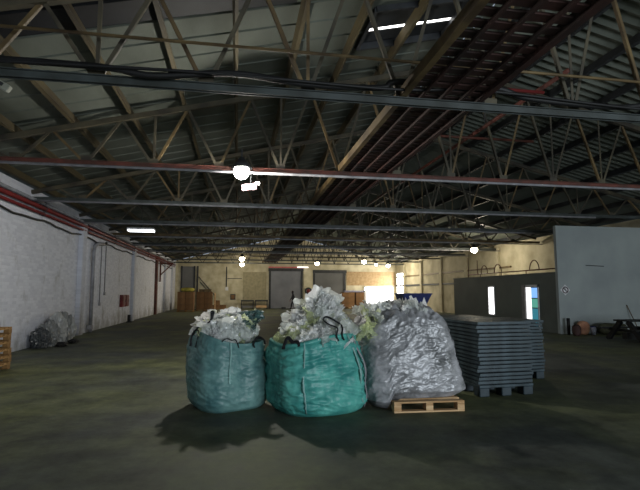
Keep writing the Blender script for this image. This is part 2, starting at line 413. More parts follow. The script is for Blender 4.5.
# walkway on the bottom chords under the ridge
w = thing('roof_walkway', 'long dark red overhead walkway lying across the roof trusses', 'walkway', (2.85, 6, 4.40))
for sx, mt in ((2.28, M_tan), (3.44, M_walk)):
    m = MB(); m.beam((sx, 3.0, 4.44), (sx, 45, 4.44), .09, .14); build(m, 'side_beam', mt, w)
m = MB(); yy = 3.1
while yy < 44.8: m.box((2.86, yy, 4.44), (1.07, .13, .03)); yy += .21
for sx in (2.55, 2.86, 3.17): m.beam((sx, 3.0, 4.40), (sx, 45, 4.40), .04, .045)
build(m, 'slatted_deck', M_walk, w)
m = MB()
for yy in range(6, 44, 4):
    m.beam((3.44, yy, 4.5), (3.44, yy, 5.4), .04, .04)
m.beam((3.44, 5, 5.4), (3.44, 44, 5.4), .04, .04)
build(m, 'handrail', M_web, w)

# ------------------------------------------------------------------ pipes, cables and conduits overhead
def cable(pts, r, n, m_, lab, cat, sub=10, group=None):
    out = []
    P_ = [V(p) for p in pts]
    for i in range(len(P_) - 1):
        a = P_[max(i - 1, 0)]; b = P_[i]; c = P_[i + 1]; d = P_[min(i + 2, len(P_) - 1)]
        for k in range(sub):
            t = k / sub
            out.append(.5 * ((2 * b) + (c - a) * t + (2 * a - 5 * b + 4 * c - d) * t * t + (3 * b - a - 3 * c + d) * t ** 3))
    out.append(P_[-1])
    return tag(build(MB().path(out, r, 8), n, m_, smooth=True), lab, cat, group)
cable([(-5.9, 6.05, 4.42), (-4.4, 6.05, 4.36), (-2.9, 6.05, 4.42), (-1.7, 6.05, 4.42), (-1.1, 6.05, 4.36), (-.1, 6.05, 4.47), (.9, 6.05, 4.40), (1.9, 6.05, 4.43), (2.2, 6.05, 4.54), (3.6, 6.05, 4.56), (4.2, 6.05, 4.44), (5.6, 6.05, 4.41), (6.6, 6.05, 4.5), (9, 6.05, 4.42), (12, 6.05, 4.45)], .045, 'electric_cable', M_black,
      'thick black cable draped along the nearest truss', 'cable')
cable([(-5.9, 5.98, 4.36), (-4.4, 5.98, 4.32), (-2.9, 5.98, 4.37), (-1.7, 5.98, 4.40), (-.1, 5.98, 4.42), (2.0, 5.98, 4.39), (3.5, 5.98, 4.47), (6, 5.98, 4.38), (9, 5.98, 4.4), (12, 5.98, 4.4)], .022, 'electric_cable', M_black,
      'thin black cable drooping just below the thick cable on the nearest truss', 'cable')
tag(build(MB().tube((-4.9, 6.0, 4.82), (12, 6.0, 4.82), .022), 'tie_pipe', M_tan, smooth=True), 'thin tan pipe running level above the nearest truss bottom', 'pipe')
tag(build(MB().tube((XL + .02, 10.25, 4.22), (XR - .05, 10.25, 4.22), .03), 'conduit_pipe', M_greypipe, smooth=True), 'pale conduit along the second truss behind the floodlight', 'pipe')
for k, (y, z, x0, x1) in enumerate([(14.5, 4.225, XL, 12.4), (18.7, 4.20, XL, XR), (23.0, 4.2, XL, XR), (27.2, 4.2, XL, XR), (31.4, 4.2, XL, XR)]):
    tag(build(MB().tube((x0, y, z), (x1, y, z), .032), 'conduit_pipe', M_greypipe, smooth=True), 'pale conduit hung level under the %s truss' % ORD[k + 2], 'pipe', 'conduits under the trusses')
# red sprinkler pipes at the right slope
rp_ = thing('sprinkler_pipe', 'red sprinkler pipe run below the right roof slope', 'pipe', (6.6, 9, 5.3))
build(MB().path([(3.9, 8.2, 5.6), (6.0, 8.2, 5.6)], .035, 8), 'branch_pipe', M_redpipe, rp_, True)
build(MB().path([(5.95, 7.4, 5.68), (5.95, 24, 5.68)], .045, 8), 'main_pipe', M_rust, rp_, True)
build(MB().path([(3.9, 10.9, 5.55), (7.6, 10.9, 5.55)], .035, 8), 'branch_pipe', M_rust, rp_, True)
m = MB()
for y in (10.4, 14.7, 18.9, 23.1): m.tube((5.95, y, 5.68), (5.95, y, ztop(5.95)), .012, 6)
build(m, 'hanger', M_dark, rp_)

# pipes on top of the left wall
for k, (z, x, r, mt, lab) in enumerate([(4.27, -5.82, .045, M_greypipe, 'pale pipe, topmost of the run along the white brick wall'),
                                     (4.12, -5.80, .062, M_redpipe, 'thick red pipe along the top of the white brick wall'),
                                     (3.96, -5.83, .045, M_redpipe, 'slimmer red pipe just under the thick red pipe on the brick wall')]):
    p = thing('wall_pipe', lab, 'pipe', (x, 20, z - r), 0, 'pipes along the left wall')
    build(MB().tube((x, 3, z), (x, 45.5, z), r, 10), 'pipe_run', mt, p, True)
    for y in TY[:-1]:
        m = MB(); m.ring((x, y + .6, z), (0, 1, 0), r + .006, .014, 12, 6); m.span((XL, y + .58, z - .02), (x - r, y + .62, z + .02)); build(m, 'pipe_clip', M_dark, p)
pts = [(-5.88, y, 3.74 + .035 * math.sin(y * 1.7) + .02 * math.sin(y * 4.1)) for y in [3 + .5 * i for i in range(85)]]
tag(build(MB().path(pts, .03, 6), 'electric_cable', M_black, smooth=True), 'black cable sagging along brick wall under the red pipes', 'cable')
# drop pipes
dp = thing('downpipe', 'wide pale downpipe with an elbow on the white brick wall', 'pipe', (-5.83, 20.5, .15))
build(MB().path([(-5.83, 20.5, .0), (-5.83, 20.5, 3.3), (-5.82, 20.6, 3.5), (-5.8, 20.9, 3.62), (-5.78, 21.7, 3.68)], .075, 10), 'pipe', M_greypipe, dp, True)
build(MB().path([(-5.78, 21.7, 3.68), (-5.78, 22.0, 3.72), (-5.78, 22.1, 3.78)], .06, 8), 'elbow', M_black, dp, True)
build(MB().box((-5.85, 20.5, .2), (.17, .25, .16)), 'shoe', M_greypipe, dp)
for y, z0, lab in ((21.95, 1.15, 'longer thin conduit dropping down the brick wall to a small switch box'), (22.65, 1.6, 'shorter thin conduit dropping down the brick wall to a small switch box')):
    t = thing('conduit_drop', lab, 'conduit', (-5.92, y, z0))
    build(MB().tube((-5.92, y, z0), (-5.92, y, 3.7), .022, 6), 'pipe', M_greypipe, t, True)
    build(MB().box((-5.91, y, z0 - .06), (.07, .12, .14)), 'switch_box', M_greypipe, t, bevel=.008)
# fire hose cabinets
for y, lab in ((25.95, 'red fire equipment cover on the brick wall, nearer of the pair'), (26.75, 'red fire equipment cover beside the rusty-edged pilaster, farther of the pair')):
    t = thing('fire_cabinet', lab, 'cabinet', (-5.85, y, .84), 0, 'red fire covers on the left wall')
    build(MB().box((-5.875, y, 1.16), (.15, .6, .62)), 'body', M_redpipe, t, bevel=.015)
    build(MB().box((-5.785, y, 1.16), (.02, .5, .52)), 'door', M_redpipe, t, bevel=.005)
    build(MB().box((-5.768, y + .19, 1.16), (.02, .03, .12)), 'handle', M_dark, t)
t = thing('floor_bollard', 'small dark post on the floor below the red fire covers', 'post', (-5.72, 26.9, 0))
build(MB().path([(-5.72, 26.9, 0), (-5.72, 26.9, .04)], .16, 12), 'base', M_dark, t, True)
build(MB().path([(-5.72, 26.9, .04), (-5.72, 26.9, .4)], [.09, .08], 12), 'shaft', M_dark, t, True)
# bracket in the far left corner
t = thing('wall_bracket', 'rust red triangular bracket high on the left wall near the far corner', 'bracket', (-5.7, 37.5, 2.4))
build(MB().beam((-5.84, 37.5, 2.4), (-5.84, 37.5, 3.9), .1, .12), 'upright', M_rust, t)
build(MB().beam((-5.84, 37.5, 3.8), (-4.9, 37.5, 3.8), .1, .12), 'arm', M_rust, t)
build(MB().beam((-5.84, 37.5, 2.9), (-5.0, 37.5, 3.75), .08, .08), 'strut', M_rust, t)

# ------------------------------------------------------------------ lamps
def pt(loc, e, col, r=.08, name='lamp_light'):
    L = bpy.data.lights.new(name, 'POINT'); L.energy = e; L.color = col; L.shadow_soft_size = r
    o = bpy.data.objects.new(name, L); o.location = loc; COL.objects.link(o); return o
def bulb(mb, c, r, n=12, k=8, sq=1):
    vs = [V(c) + V((r * math.sin(PI * i / k) * math.cos(2 * PI * j / n), r * math.sin(PI * i / k) * math.sin(2 * PI * j / n), r * sq * math.cos(PI * i / k))) for i in range(k + 1) for j in range(n)]
    return mb.add(vs, [(i * n + j, (i + 1) * n + j, (i + 1) * n + (j + 1) % n, i * n + (j + 1) % n) for i in range(k) for j in range(n)])
def hung_lamp(loc, lab, lens, r, group=None, chain=.2):
    x, y, z = loc
    t = thing('pendant_lamp', lab, 'lamp', (x, y, z - r), 0, group)
    build(MB().tube((x, y, z + r * 1.6), (x, y, z + r * 1.6 + chain), .02, 6), 'stem', M_dark, t)
    m = MB(); m.path([(x, y, z + r * .35), (x, y, z + r * 1.0), (x, y, z + r * 1.7)], [r * 1.35, r * .8, r * .3], 16); build(m, 'shade', M_dark, t, True)
    m = MB(); bulb(m, (x, y, z - r * .1), r, 14, 8); build(m, 'bulb', lens, t, True)
    return t
hung_lamp((.04, 10.05, 4.20), 'brilliant white floodlight hung from the second truss, brightest lamp in the hall', M_lens, .17)
pt((.04, 9.98, 3.98), 330, (1, .96, .86), .06)
LW = [((.28, 35.5, 4.12), 'warm lamp, upper of two stacked over the cream wall'), ((.35, 42.9, 4.12), 'warm lamp, lower of two stacked over the cream wall'),
      ((6.8, 40.4, 4.12), 'warm lamp hanging over the reel between the roller doors'), ((10.15, 37.2, 4.12), 'warm lamp right of the dull roller door'),
      ((12.3, 41.0, 4.12), 'dim warm lamp, middle of the three on the far right'), ((13.87, 42.3, 4.12), 'warm lamp nearest the bright corner'),
      ((13.74, 25.7, 4.12), 'warm lamp over the end of the charcoal office')]
for k, (p, lab) in enumerate(LW):
    hung_lamp(p, lab, M_lensw, .19 if k != 4 else .13, 'warm lamps over the far end')
    pt((p[0], p[1], p[2] - .35), [130, 150, 130, 130, 120, 420, 240][k], (1, .89, .68), .06)

t = thing('fluorescent_fixture', 'white fluorescent ceiling fixture glowing near the left wall', 'light', (-3.95, 20.2, 4.1))
build(MB().box((-3.95, 20.2, 4.19), (1.05, .5, .07)), 'housing', M_white, t, bevel=.01)
for dy in (-.13, .0, .13): build(MB().tube((-4.45, 20.2 + dy, 4.135), (-3.45, 20.2 + dy, 4.135), .05, 8), 'tube', M_tube, t, True)
build(MB().tube((-3.95, 20.2, 4.22), (-3.95, 20.2, ztop(-3.95) + .2), .012, 6), 'hanger', M_dark, t)
t = thing('junction_box', 'pale pinkish metal box hung just right of the floodlight', 'box', (.27, 10.6, 3.93))
Mpk = mat('pinkish_metal', rgb(140, 116, 120), rgb(100, 80, 86), rough=.4)
build(MB().box((.22, 10.6, 3.97), (.34, .12, .15), Matrix.Rotation(-.15, 3, 'Y')), 'body', Mpk, t, bevel=.01)
build(MB().box((.40, 10.55, 4.05), (.10, .1, .07)), 'cap', M_white, t, bevel=.01)
build(MB().tube((.25, 10.6, 4.03), (.25, 10.47, 4.3), .012, 6), 'hanger', M_dark, t)
t = thing('exit_lamp', 'small pale battery lamp fixed to a purlin at upper left', 'light', (-2.95, 6.35, 4.4))
Mo = Matrix.Rotation(.55, 3, 'Y')
build(MB().box((-3.0, 6.22, 4.205), (.36, .08, .09), Mo), 'body', mat('aged_plastic', rgb(150, 152, 138), rough=.5), t, bevel=.008)
build(MB().tube((-3.0, 6.22, 4.2), (-3.0, 6.02, 4.8), .012, 6), 'hanger', M_dark, t)
build(MB().box((-2.93, 6.17, 4.17), (.05, .03, .04), Mo), 'lens', M_dark, t)

# ------------------------------------------------------------------ right: screen wall and charcoal office
structure(MB().span((12.3, 16.5, 0), (XR, 16.65, 4.22)), 'wall_screen', M_block, label='pale grey plastered end wall')
g = MB(); X = 12.32; H = 2.34
def seg(y0, y1, z0, z1): g.span((X, y0, z0), (X + .1, y1, z1))
seg(16.66, 17.76, 0, H); seg(17.76, 18.73, 1.92, H); seg(18.73, 21.18, 0, H); seg(21.18, 21.80, 0, .48); seg(21.18, 21.80, 1.91, H); seg(21.80, 25.55, 0, H)
g.span((X, 25.45, 0), (XR, 25.55, H))
structure(g, 'wall_office', M_part, label='charcoal office partition with a lit slot window and a doorway')
structure(MB().span((X - .03, 16.66, H), (XR, 25.6, H + .06)), 'ceiling_office', M_part)
wn = thing('window_1', 'narrow tall lit window with white frame in charcoal office wall', 'window', (X + .05, 21.49, .48)); wn['kind'] = 'structure'
m = MB()
for y in (21.21, 21.77): m.span((X - .02, y - .03, .48), (X + .12, y + .03, 1.91))
m.span((X - .02, 21.18, 1.85), (X + .12, 21.8, 1.91)); m.span((X - .02, 21.18, .48), (X + .12, 21.8, .54))
build(m, 'frame', M_white, wn)
build(MB().span((X + .05, 21.24, .54), (X + .06, 21.74, 1.85)), 'pane', M_day, wn)
d = thing('door_1', 'white framed doorway with blue and green glazing in charcoal office wall', 'door', (X + .05, 18.25, 0)); d['kind'] = 'structure'
m = MB(); m.span((X - .03, 18.63, 0), (X + .13, 18.73, 1.92)); m.span((X - .03, 17.76, 0), (X + .13, 17.82, 1.92)); m.span((X - .03, 17.76, 1.82), (X + .13, 18.73, 1.92))
build(m, 'frame', M_white, d)
m = MB(); m.span((X - .02, 18.74, 0), (X - .004, 18.95, 1.92)); build(m, 'architrave', M_greypipe, d)
build(MB().span((X - .005, 18.33, 0), (X + .05, 18.62, 1.81)), 'glowing_jamb', emit('jamb_glow', (1, .99, .97, 1), 1.5), d)  # white jamb, given a glow of its own to look lit
for z0, z1, mt in ((1.36, 1.80, M_blueglass), (.95, 1.34, M_greenglass), (.1, .93, M_tealglass)):
    build(MB().span((X + .03, 17.83, z0), (X + .05, 18.32, z1)), 'pane', mt, d)
m = MB()
for z in (1.35, .94, .07, 1.81): m.span((X + .02, 17.83, z - .02), (X + .06, 18.32, z + .02))
build(m, 'glazing_bar', M_dark, d)
# pipes and hoops on the office roof
t = thing('roof_pipe_rack', 'thin pipe rail with upright hoops on the office roof', 'pipe rack', (12.7, 20, H + .06))
build(MB().tube((12.6, 16.9, 2.56), (12.6, 24.4, 2.56), .025, 8), 'rail', M_rust, t, True)
m = MB()
for y in (17, 19, 21, 23, 24.3): m.tube((12.6, y, H + .06), (12.6, y, 2.56), .02, 6)
build(m, 'foot', M_rust, t)
for y in (18.4, 21.3, 22.6):
    m = MB(); m.path([(12.6, y + .33 * math.cos(a), 2.56 + .42 * math.sin(a)) for a in [PI * i / 12 for i in range(13)]], .022, 6); build(m, 'hoop', M_rust, t, True)
build(MB().tube((12.6, 23.3, 2.56), (12.6, 23.3, 3.3), .02, 6), 'standpipe', M_rust, t, True)
build(MB().tube((12.6, 24.3, 2.56), (12.6, 24.3, 3.5), .02, 6), 'standpipe', M_rust, t, True)

# prohibition sign on the screen wall
t = thing('prohibition_sign', 'small white diamond sign with dark ring and slash on pale grey wall', 'sign', (12.6, 16.48, 1.45))
dm = Matrix.Rotation(PI / 4, 3, 'Y')
build(MB().box((12.58, 16.49, 1.69), (.30, .012, .30), dm), 'plate', M_white, t)
build(MB().ring((12.58, 16.478, 1.69), (0, 1, 0), .115, .018, 28, 6), 'ring', mat('dark_maroon', rgb(70, 36, 42), rough=.5), t, True)
build(MB().box((12.58, 16.478, 1.69), (.20, .01, .03), Matrix.Rotation(.78, 3, 'Y')), 'slash', M_dark, t)
build(MB().box((12.56, 16.478, 1.72), (.05, .008, .05)), 'mark', M_black, t)
tag(build(MB().beam((13.55, 16.49, 2.66), (14.35, 16.49, 2.63), .02, .03), 'cable_clip', M_dark), 'thin dark bar fixed level on the pale grey wall', 'bar')

# ------------------------------------------------------------------ far wall
def shutter(name, x0, x1, z1, mt, lab, y=YR):
    d = thing(name, lab, 'roller door', ((x0 + x1) / 2, y - .1, 0)); d['kind'] = 'structure'
    m = MB(); n = int(z1 / .11); vs = []
    for i in range(n * 2 + 1):
        z = z1 * i / (n * 2); dy = -.05 - (.03 if i % 2 else 0)
        vs += [(x0 + .08, y + dy, z), (x1 - .08, y + dy, z)]
    m.add(vs, [(2 * i, 2 * i + 1, 2 * i + 3, 2 * i + 2) for i in range(n * 2)])
    build(m, 'curtain', mt, d)
    for x in (x0, x1): build(MB().span((x - .1, y - .14, 0), (x + .1, y - .005, z1)), 'guide_rail', M_dark, d)
    build(MB().span((x0 - .15, y - .32, z1), (x1 + .15, y - .005, z1 + .3)), 'roller_box', M_dark, d)
    return d
shutter('door_2', 3.15, 6.35, 3.70, M_shutter, 'grey roller door behind the walking person')
shutter('door_3', 7.6, 10.8, 3.55, M_shutter2, 'dull grey roller door right of the hose reel column')
structure(MB().span((.5, YR - .06, .3), (2.8, YR - .005, 3.6)), 'door_4', M_greypanel, label='olive grey closed panel left of the roller door')
tag(build(MB().span((3.0, YR - .45, 4.02), (6.5, YR - .33, 4.14)), 'door_beam', mat('lamplit_red_paint', rgb(206, 96, 100), rgb(180, 76, 84), rough=.5)), 'pinkish red beam across the top of the grey roller door', 'beam')  # red header, its colour lightened as if lamp-lit
t = thing('strip_light', 'white strip light over the right edge of the grey roller door', 'light', (6.6, YR - .5, 4.05))
build(MB().box((6.4, YR - .5, 4.1), (1.1, .12, .1)), 'diffuser', emit('strip_light', (1, .95, .85, 1), 2.5), t)
build(MB().tube((6.4, YR - .5, 4.15), (6.4, YR - .5, 4.9), .015, 6), 'hanger', M_dark, t)
structure(MB().span((6.55, YR - .2, 0), (7.45, YR, 4.2)), 'trim_22', M_rear, label='cream column between the roller doors')
t = thing('hose_reel', 'red fire hose reel on the cream column', 'hose reel', (7.0, YR - .3, 1.3))
build(MB().ring((7.0, YR - .3, 1.73), (0, 1, 0), .27, .10, 28, 8), 'hose_coil', M_dark, t, True)
build(MB().disc((7.0, YR - .3, 1.73), (0, 1, 0), .2, .14), 'hub', M_redpipe, t, True)
build(MB().box((7.0, YR - .24, 1.0), (.2, .08, 2.0)), 'bracket', M_redpipe, t)
t = thing('notice_board', 'small dark framed notice board on the cream wall', 'board', (-.45, YR - .03, .9))
build(MB().box((-.45, YR - .03, 1.15), (.5, .04, .55)), 'frame', M_dark, t)
build(MB().box((-.45, YR - .055, 1.15), (.34, .01, .38)), 'panel', M_carton, t)
t = thing('wall_pipe', 'dark vertical pipe on the cream far wall ending in a white box', 'pipe', (-1.1, YR - .06, 2.0))
build(MB().tube((-1.1, YR - .06, 2.1), (-1.1, YR - .06, 4.1), .05, 8), 'pipe_run', M_dark, t, True)
build(MB().box((-1.05, YR - .06, 1.95), (.28, .1, .35)), 'box', M_white, t)
tag(build(MB().beam((-1.0, YR - .04, 2.95), (.4, YR - .04, 2.95), .05, .06), 'wall_rail', M_dark), 'short dark level rail on the cream wall above the notice board', 'rail')
t = thing('steel_door', 'tall dark grey panel in the far left corner behind the cartons', 'door', (-4.7, YR - .05, 0))
build(MB().span((-5.3, YR - .08, 0), (-4.2, YR - .005, 4.1)), 'leaf', M_shutter2, t)
for x in (-5.35, -4.15, -3.85): build(MB().span((x - .07, YR - .14, 0), (x + .07, YR - .085, 4.15)), 'post', M_dark, t)
for k, (a, b) in enumerate((((-3.75, 3.1), (-2.1, 1.2)), ((-3.6, 2.6), (-2.4, 1.2)))):
    tag(build(MB().beam((a[0], YR - .1, a[1]), (b[0], YR - .1, b[1]), .06, .07), 'stair_rail', M_dark), '%s sloping handrail on the cream wall behind the cartons' % ('upper' if k == 0 else 'lower'), 'rail', 'sloping rails')

# bright doorway in the far right corner, and a glowing panel added to overexpose it
d = thing('door_5', 'bright daylit double doorway at far right with white panels', 'door', (14.4, YR - .05, 0)); d['kind'] = 'structure'
for x0, x1, mt in ((12.9, 13.85, M_day), (13.95, 14.75, M_day), (14.85, 15.9, M_dayw)):
    build(MB().span((x0, YR - .05, .05), (x1, YR - .005, 2.1)), 'pane', mt, d)
m = MB()
for x in (12.85, 13.9, 14.8, 15.95): m.span((x - .05, YR - .08, 0), (x + .05, YR - .005, 2.2))
m.span((12.8, YR - .08, 2.1), (16, YR - .005, 2.22)); build(m, 'frame', M_white, d)
d = thing('corner_glow_panel', 'blown out tall glowing panel added in right wall at the far corner', 'window', (XR - .05, 45.6, .1)); d['kind'] = 'structure'
build(MB().span((XR - .05, 44.75, .1), (XR - .005, 46.7, 3.5)), 'pane', M_dayw, d)
m = MB()
for y in (44.72, 45.7, 46.75): m.span((XR - .08, y - .04, .05), (XR - .005, y + .04, 3.6))
m.span((XR - .08, 44.7, 3.5), (XR - .005, 46.8, 3.6)); build(m, 'frame', M_white, d)
structure(MB().span((11.0, YR - .05, 2.3), (16.2, YR - .003, 3.7)), 'trim_23', mat('tan_board', rgb(176, 150, 112), rgb(150, 124, 90), rough=.8), label='tan boarding over the bright doorway')

# ------------------------------------------------------------------ cartons, pallets, furniture at the far end
def carton(c, s, name, lab, group, mt=M_carton, rz=0):
    t = thing(name, lab, 'box', (c[0], c[1], c[2]), rz, group)
    L = lambda mb: mb
    m = MB(); m.box((0, 0, s[2] / 2), s); m.v = [WM[t.name] @ v for v in m.v]; build(m, 'body', mt, t, bevel=.012)
    m = MB(); m.box((0, 0, s[2] + .001), (s[0] * .98, .06, .003)); m.box((0, -s[1] / 2 - .001, s[2] * .9), (.06, .003, s[2] * .18)); m.v = [WM[t.name] @ v for v in m.v]
    build(m, 'tape', M_tan, t); return t
# wooden pallet, local coordinates
def make_pallet(lab, loc, rz, w, dep, mt, group=None, h=.144):
    t = thing('wooden_pallet', lab, 'pallet', loc, rz, group); Mw = WM[t.name]
    def bb(nm, c, s):
        m = MB(); m.box(c, s); m.v = [Mw @ v for v in m.v]; build(m, nm, mt, t, bevel=.003)
    n = 7; bw = .098
    for i in range(n): bb('deck_board', (0, -dep / 2 + bw / 2 + (dep - bw) * i / (n - 1), h - .011), (w, bw, .022))
    for x in (-w / 2 + .05, 0, w / 2 - .05):
        bb('stringer_board', (x, 0, h - .033), (.1, dep, .02))
        for y in (-dep / 2 + .07, 0, dep / 2 - .07): bb('block', (x, y, .022 + (h - .065) / 2), (.1, .14, h - .067))
    for y in (-dep / 2 + .05, 0, dep / 2 - .05): bb('bottom_board', (0, y, .011), (w, .1, .021))
    return t
far = []
for sx, sy, nm, yz in ((-4.2, 40.6, 'left', 0), (-2.8, 42.1, 'right', 0)):
    make_pallet('wooden pallet under the %s carton stack at the far left' % nm, (sx, sy, 0), 0, 1.34, 1.1, M_oldwood, 'pallets under the far loads')
    for r in range(3):
        for c in range(2):
            carton((sx - .33 + .66 * c, sy, .147 + .5 * r), (.64, 1.0, .497), 'carton',
                   'brown carton in %s far stack, %s layer, %s side' % (nm, ('bottom', 'middle', 'top')[r], ('left', 'right')[c]), 'brown cartons stacked at the far left')
def sackshape(c, s, name, lab, mt, seed, cat='sack', group=None):
    m = MB(); n, k = 20, 12; vs = []
    for i in range(k + 1):
        for j in range(n):
            a, b = PI * i / k, 2 * PI * j / n
            f = lambda q: math.copysign(abs(q) ** .6, q)
            d = V((f(math.sin(a)) * math.cos(b), f(math.sin(a)) * math.sin(b), f(math.cos(a))))
            q = 1 + .18 * noise.noise(d * 2.2 + V((seed, seed, 0)))
            vs.append(V((c[0] + d.x * s[0] / 2 * q, c[1] + d.y * s[1] / 2 * q, max(c[2], c[2] + s[2] / 2 + d.z * s[2] / 2 * q))))
    m.add(vs, [(i * n + j, (i + 1) * n + j, (i + 1) * n + (j + 1) % n, i * n + (j + 1) % n) for i in range(k) for j in range(n)])
    return tag(build(m, name, mt, smooth=True), lab, cat, group)
sackshape((-4.1, 40.6, 1.65), (1.1, .9, .34), 'sack', 'yellow green sack lying on the left carton stack', M_yellow, 3)
carton((-2.75, 42.1, 1.65), (1.0, .8, .22), 'carton', 'flat tan carton on top of the right carton stack', 'brown cartons stacked at the far left', M_tan)
for k, (x, y, z, s, lab) in enumerate([(-2.0, 45.6, 0, .62, 'small brown carton on the floor, lower left of the little heap'), (-1.36, 45.7, 0, .62, 'small brown carton on the floor, lower right of the little heap'), (-1.9, 45.6, .42, .55, 'small brown carton sitting on top of the little heap')]):
    carton((x, y, z), (s, .5, .418), 'carton', lab, 'small cartons by the cream wall')
tag(build(MB().span((-1.98, 42.0, 0), (-1.88, 42.5, 1.55)), 'timber_board', M_wood), 'pale timber board leaning at the right end of cartons', 'board')
for k, x in enumerate((.95, 2.3)):
    t = thing('work_bench', 'dark low bench with a lower shelf, %s of the pair' % ('left' if k == 0 else 'right'), 'bench', (x, 46.4, 0), 0, 'low benches by the far wall')
    build(MB().span((x - .62, 46.1, .72), (x + .62, 46.7, .86)), 'top', M_dark, t)
    build(MB().span((x - .58, 46.15, .12), (x + .58, 46.65, .32)), 'shelf', M_shutter2 if k == 0 else M_wood, t)
    for a in (-.55, .55):
        for b in (-.24, .24): build(MB().span((x + a - .04, 46.4 + b - .04, 0), (x + a + .04, 46.4 + b + .04, .72)), 'leg', M_dark, t)
# loads on the right of the dull roller door
for k, (x0, x1, h, lab) in enumerate([(10.05, 11.35, 1.5, 'left'), (11.45, 12.3, 1.5, 'right')]):
    xc = (x0 + x1) / 2; wdt = x1 - x0
    make_pallet('wooden pallet under the %s brown load at the far wall' % lab, (xc, 45.6, 0), 0, wdt, 1.0, M_oldwood, 'pallets under the far loads')
    for r in range(3):
        carton((xc, 45.6, .147 + .48 * r), (wdt - .03, .95, .477), 'carton', 'brown carton in %s load before tan boarding, %s layer' % (lab, ('bottom', 'middle', 'top')[r]), 'brown cartons by the dull roller door')
tag(build(MB().span((12.36, 45.3, 0), (12.55, 45.9, 1.75)), 'white_board', M_white), 'tall white board standing at the right end of brown load', 'board')
tag(build(MB().span((10.3, 45.2, 1.592), (12.2, 46.0, 1.78)), 'plastic_sheet_bundle', mat('pale_blue_wrap', rgb(150, 152, 176), rgb(120, 120, 150), rough=.4), bevel=.04), 'pale bluish wrapped bundle on the brown loads', 'bundle')
# blue tipping skip
t = thing('tipping_skip', 'dark blue flared skip bin behind the clear sack', 'skip', (11.6, 30, 0))
m = MB(); top = [(10.62, 29.4), (12.62, 29.4), (12.62, 31), (10.62, 31)]; bot = [(11.0, 29.6), (12.0, 29.6), (12.0, 30.8), (11.0, 30.8)]
m.add([(x, y, .25) for x, y in bot] + [(x, y, 1.5) for x, y in top] + [(11.5 + (x - 11.5) * .94, 30.2 + (y - 30.2) * .94, 1.5) for x, y in top] + [(11.5 + (x - 11.5) * .93, 30.2 + (y - 30.2) * .93, .3) for x, y in bot],
      [(3, 2, 1, 0)] + [(i, (i + 1) % 4, 4 + (i + 1) % 4, 4 + i) for i in range(4)] + [(4 + i, 4 + (i + 1) % 4, 8 + (i + 1) % 4, 8 + i) for i in range(4)] + [(8 + i, 8 + (i + 1) % 4, 12 + (i + 1) % 4, 12 + i) for i in range(4)] + [(12, 13, 14, 15)])
build(m, 'hopper', M_blue, t)
m = MB(); R_ = [V((x, y, 1.5)) for x, y in top]
for i in range(4): m.beam(R_[i], R_[(i + 1) % 4], .07, .07)
build(m, 'rim', M_blue, t)
for y in (29.8, 30.6): build(MB().span((11.0, y - .08, 0), (12.0, y + .08, .25)), 'skid', M_dark, t)

# ------------------------------------------------------------------ right edge: bench, sacks, crate
t = thing('picnic_bench', 'black picnic table with attached seat at right edge', 'table', (12.95, 13.9, 0))
tz = .66
for k in range(4): build(MB().box((13.35, 13.62 + .17 * k, tz), (1.5, .155, .05)), 'table_plank', M_black, t, bevel=.006)
for y in (13.15, 14.6): build(MB().box((13.2, y, .38), (1.7, .26, .05)), 'seat_plank', M_black, t, bevel=.006)
for x in (12.72, 13.85):
    build(MB().beam((x, 13.15, .0), (x, 13.72, tz - .03), .12, .14), 'leg', M_black, t)
    build(MB().beam((x, 14.6, .0), (x, 14.03, tz - .03), .12, .14), 'leg', M_black, t)
    build(MB().box((x + .07, 13.875, .33), (.06, 1.5, .09)), 'cross_rail', M_black, t)
build(MB().box((13.3, 13.875, .16), (1.2, .2, .22)), 'foot_box', M_black, t)
sackshape((13.0, 16.15, 0), (.42, .42, .5), 'cloth_bundle', 'small pinkish tan bundle against the pale grey wall', mat('pinkish_tan', rgb(200, 150, 120), rgb(170, 120, 96), rough=.8), 5, 'bundle')
sackshape((12.36, 15.7, 0), (.28, .34, .4), 'cloth_bundle', 'dark brown bundle left of the pinkish tan bundle', mat('dark_brown', rgb(70, 48, 46), rough=.8), 8, 'bundle')
sackshape((14.12, 16.0, 0), (1.15, .6, .42), 'sack', 'long olive sack lying at the foot of pale grey wall', mat('olive_sack', rgb(84, 86, 66), rgb(60, 62, 46), rough=.8), 11)
t = thing('bucket', 'small pale bucket between the tan bundle and olive sack', 'bucket', (13.31, 16.0, 0))
build(MB().path([(13.31, 16.0, 0), (13.31, 16.0, .3)], [.08, .105], 14), 'body', mat('pale_blue_plastic', rgb(180, 186, 206), rough=.5), t, True)
build(MB().ring((13.31, 16.0, .3), (0, 0, 1), .105, .012, 16, 6), 'rim', M_blue, t, True)
tag(build(MB().path([(12.42, 16.2, 0), (12.42, 16.2, .62)], .06, 10), 'guard_post', M_black, smooth=True), 'short black post at the corner of pale grey wall', 'post')
tag(build(MB().tube((15.45, 16.1, 0), (15.25, 16.46, 1.1), .018, 6), 'broom_stick', M_tan), 'thin stick leaning on the pale grey wall', 'stick')

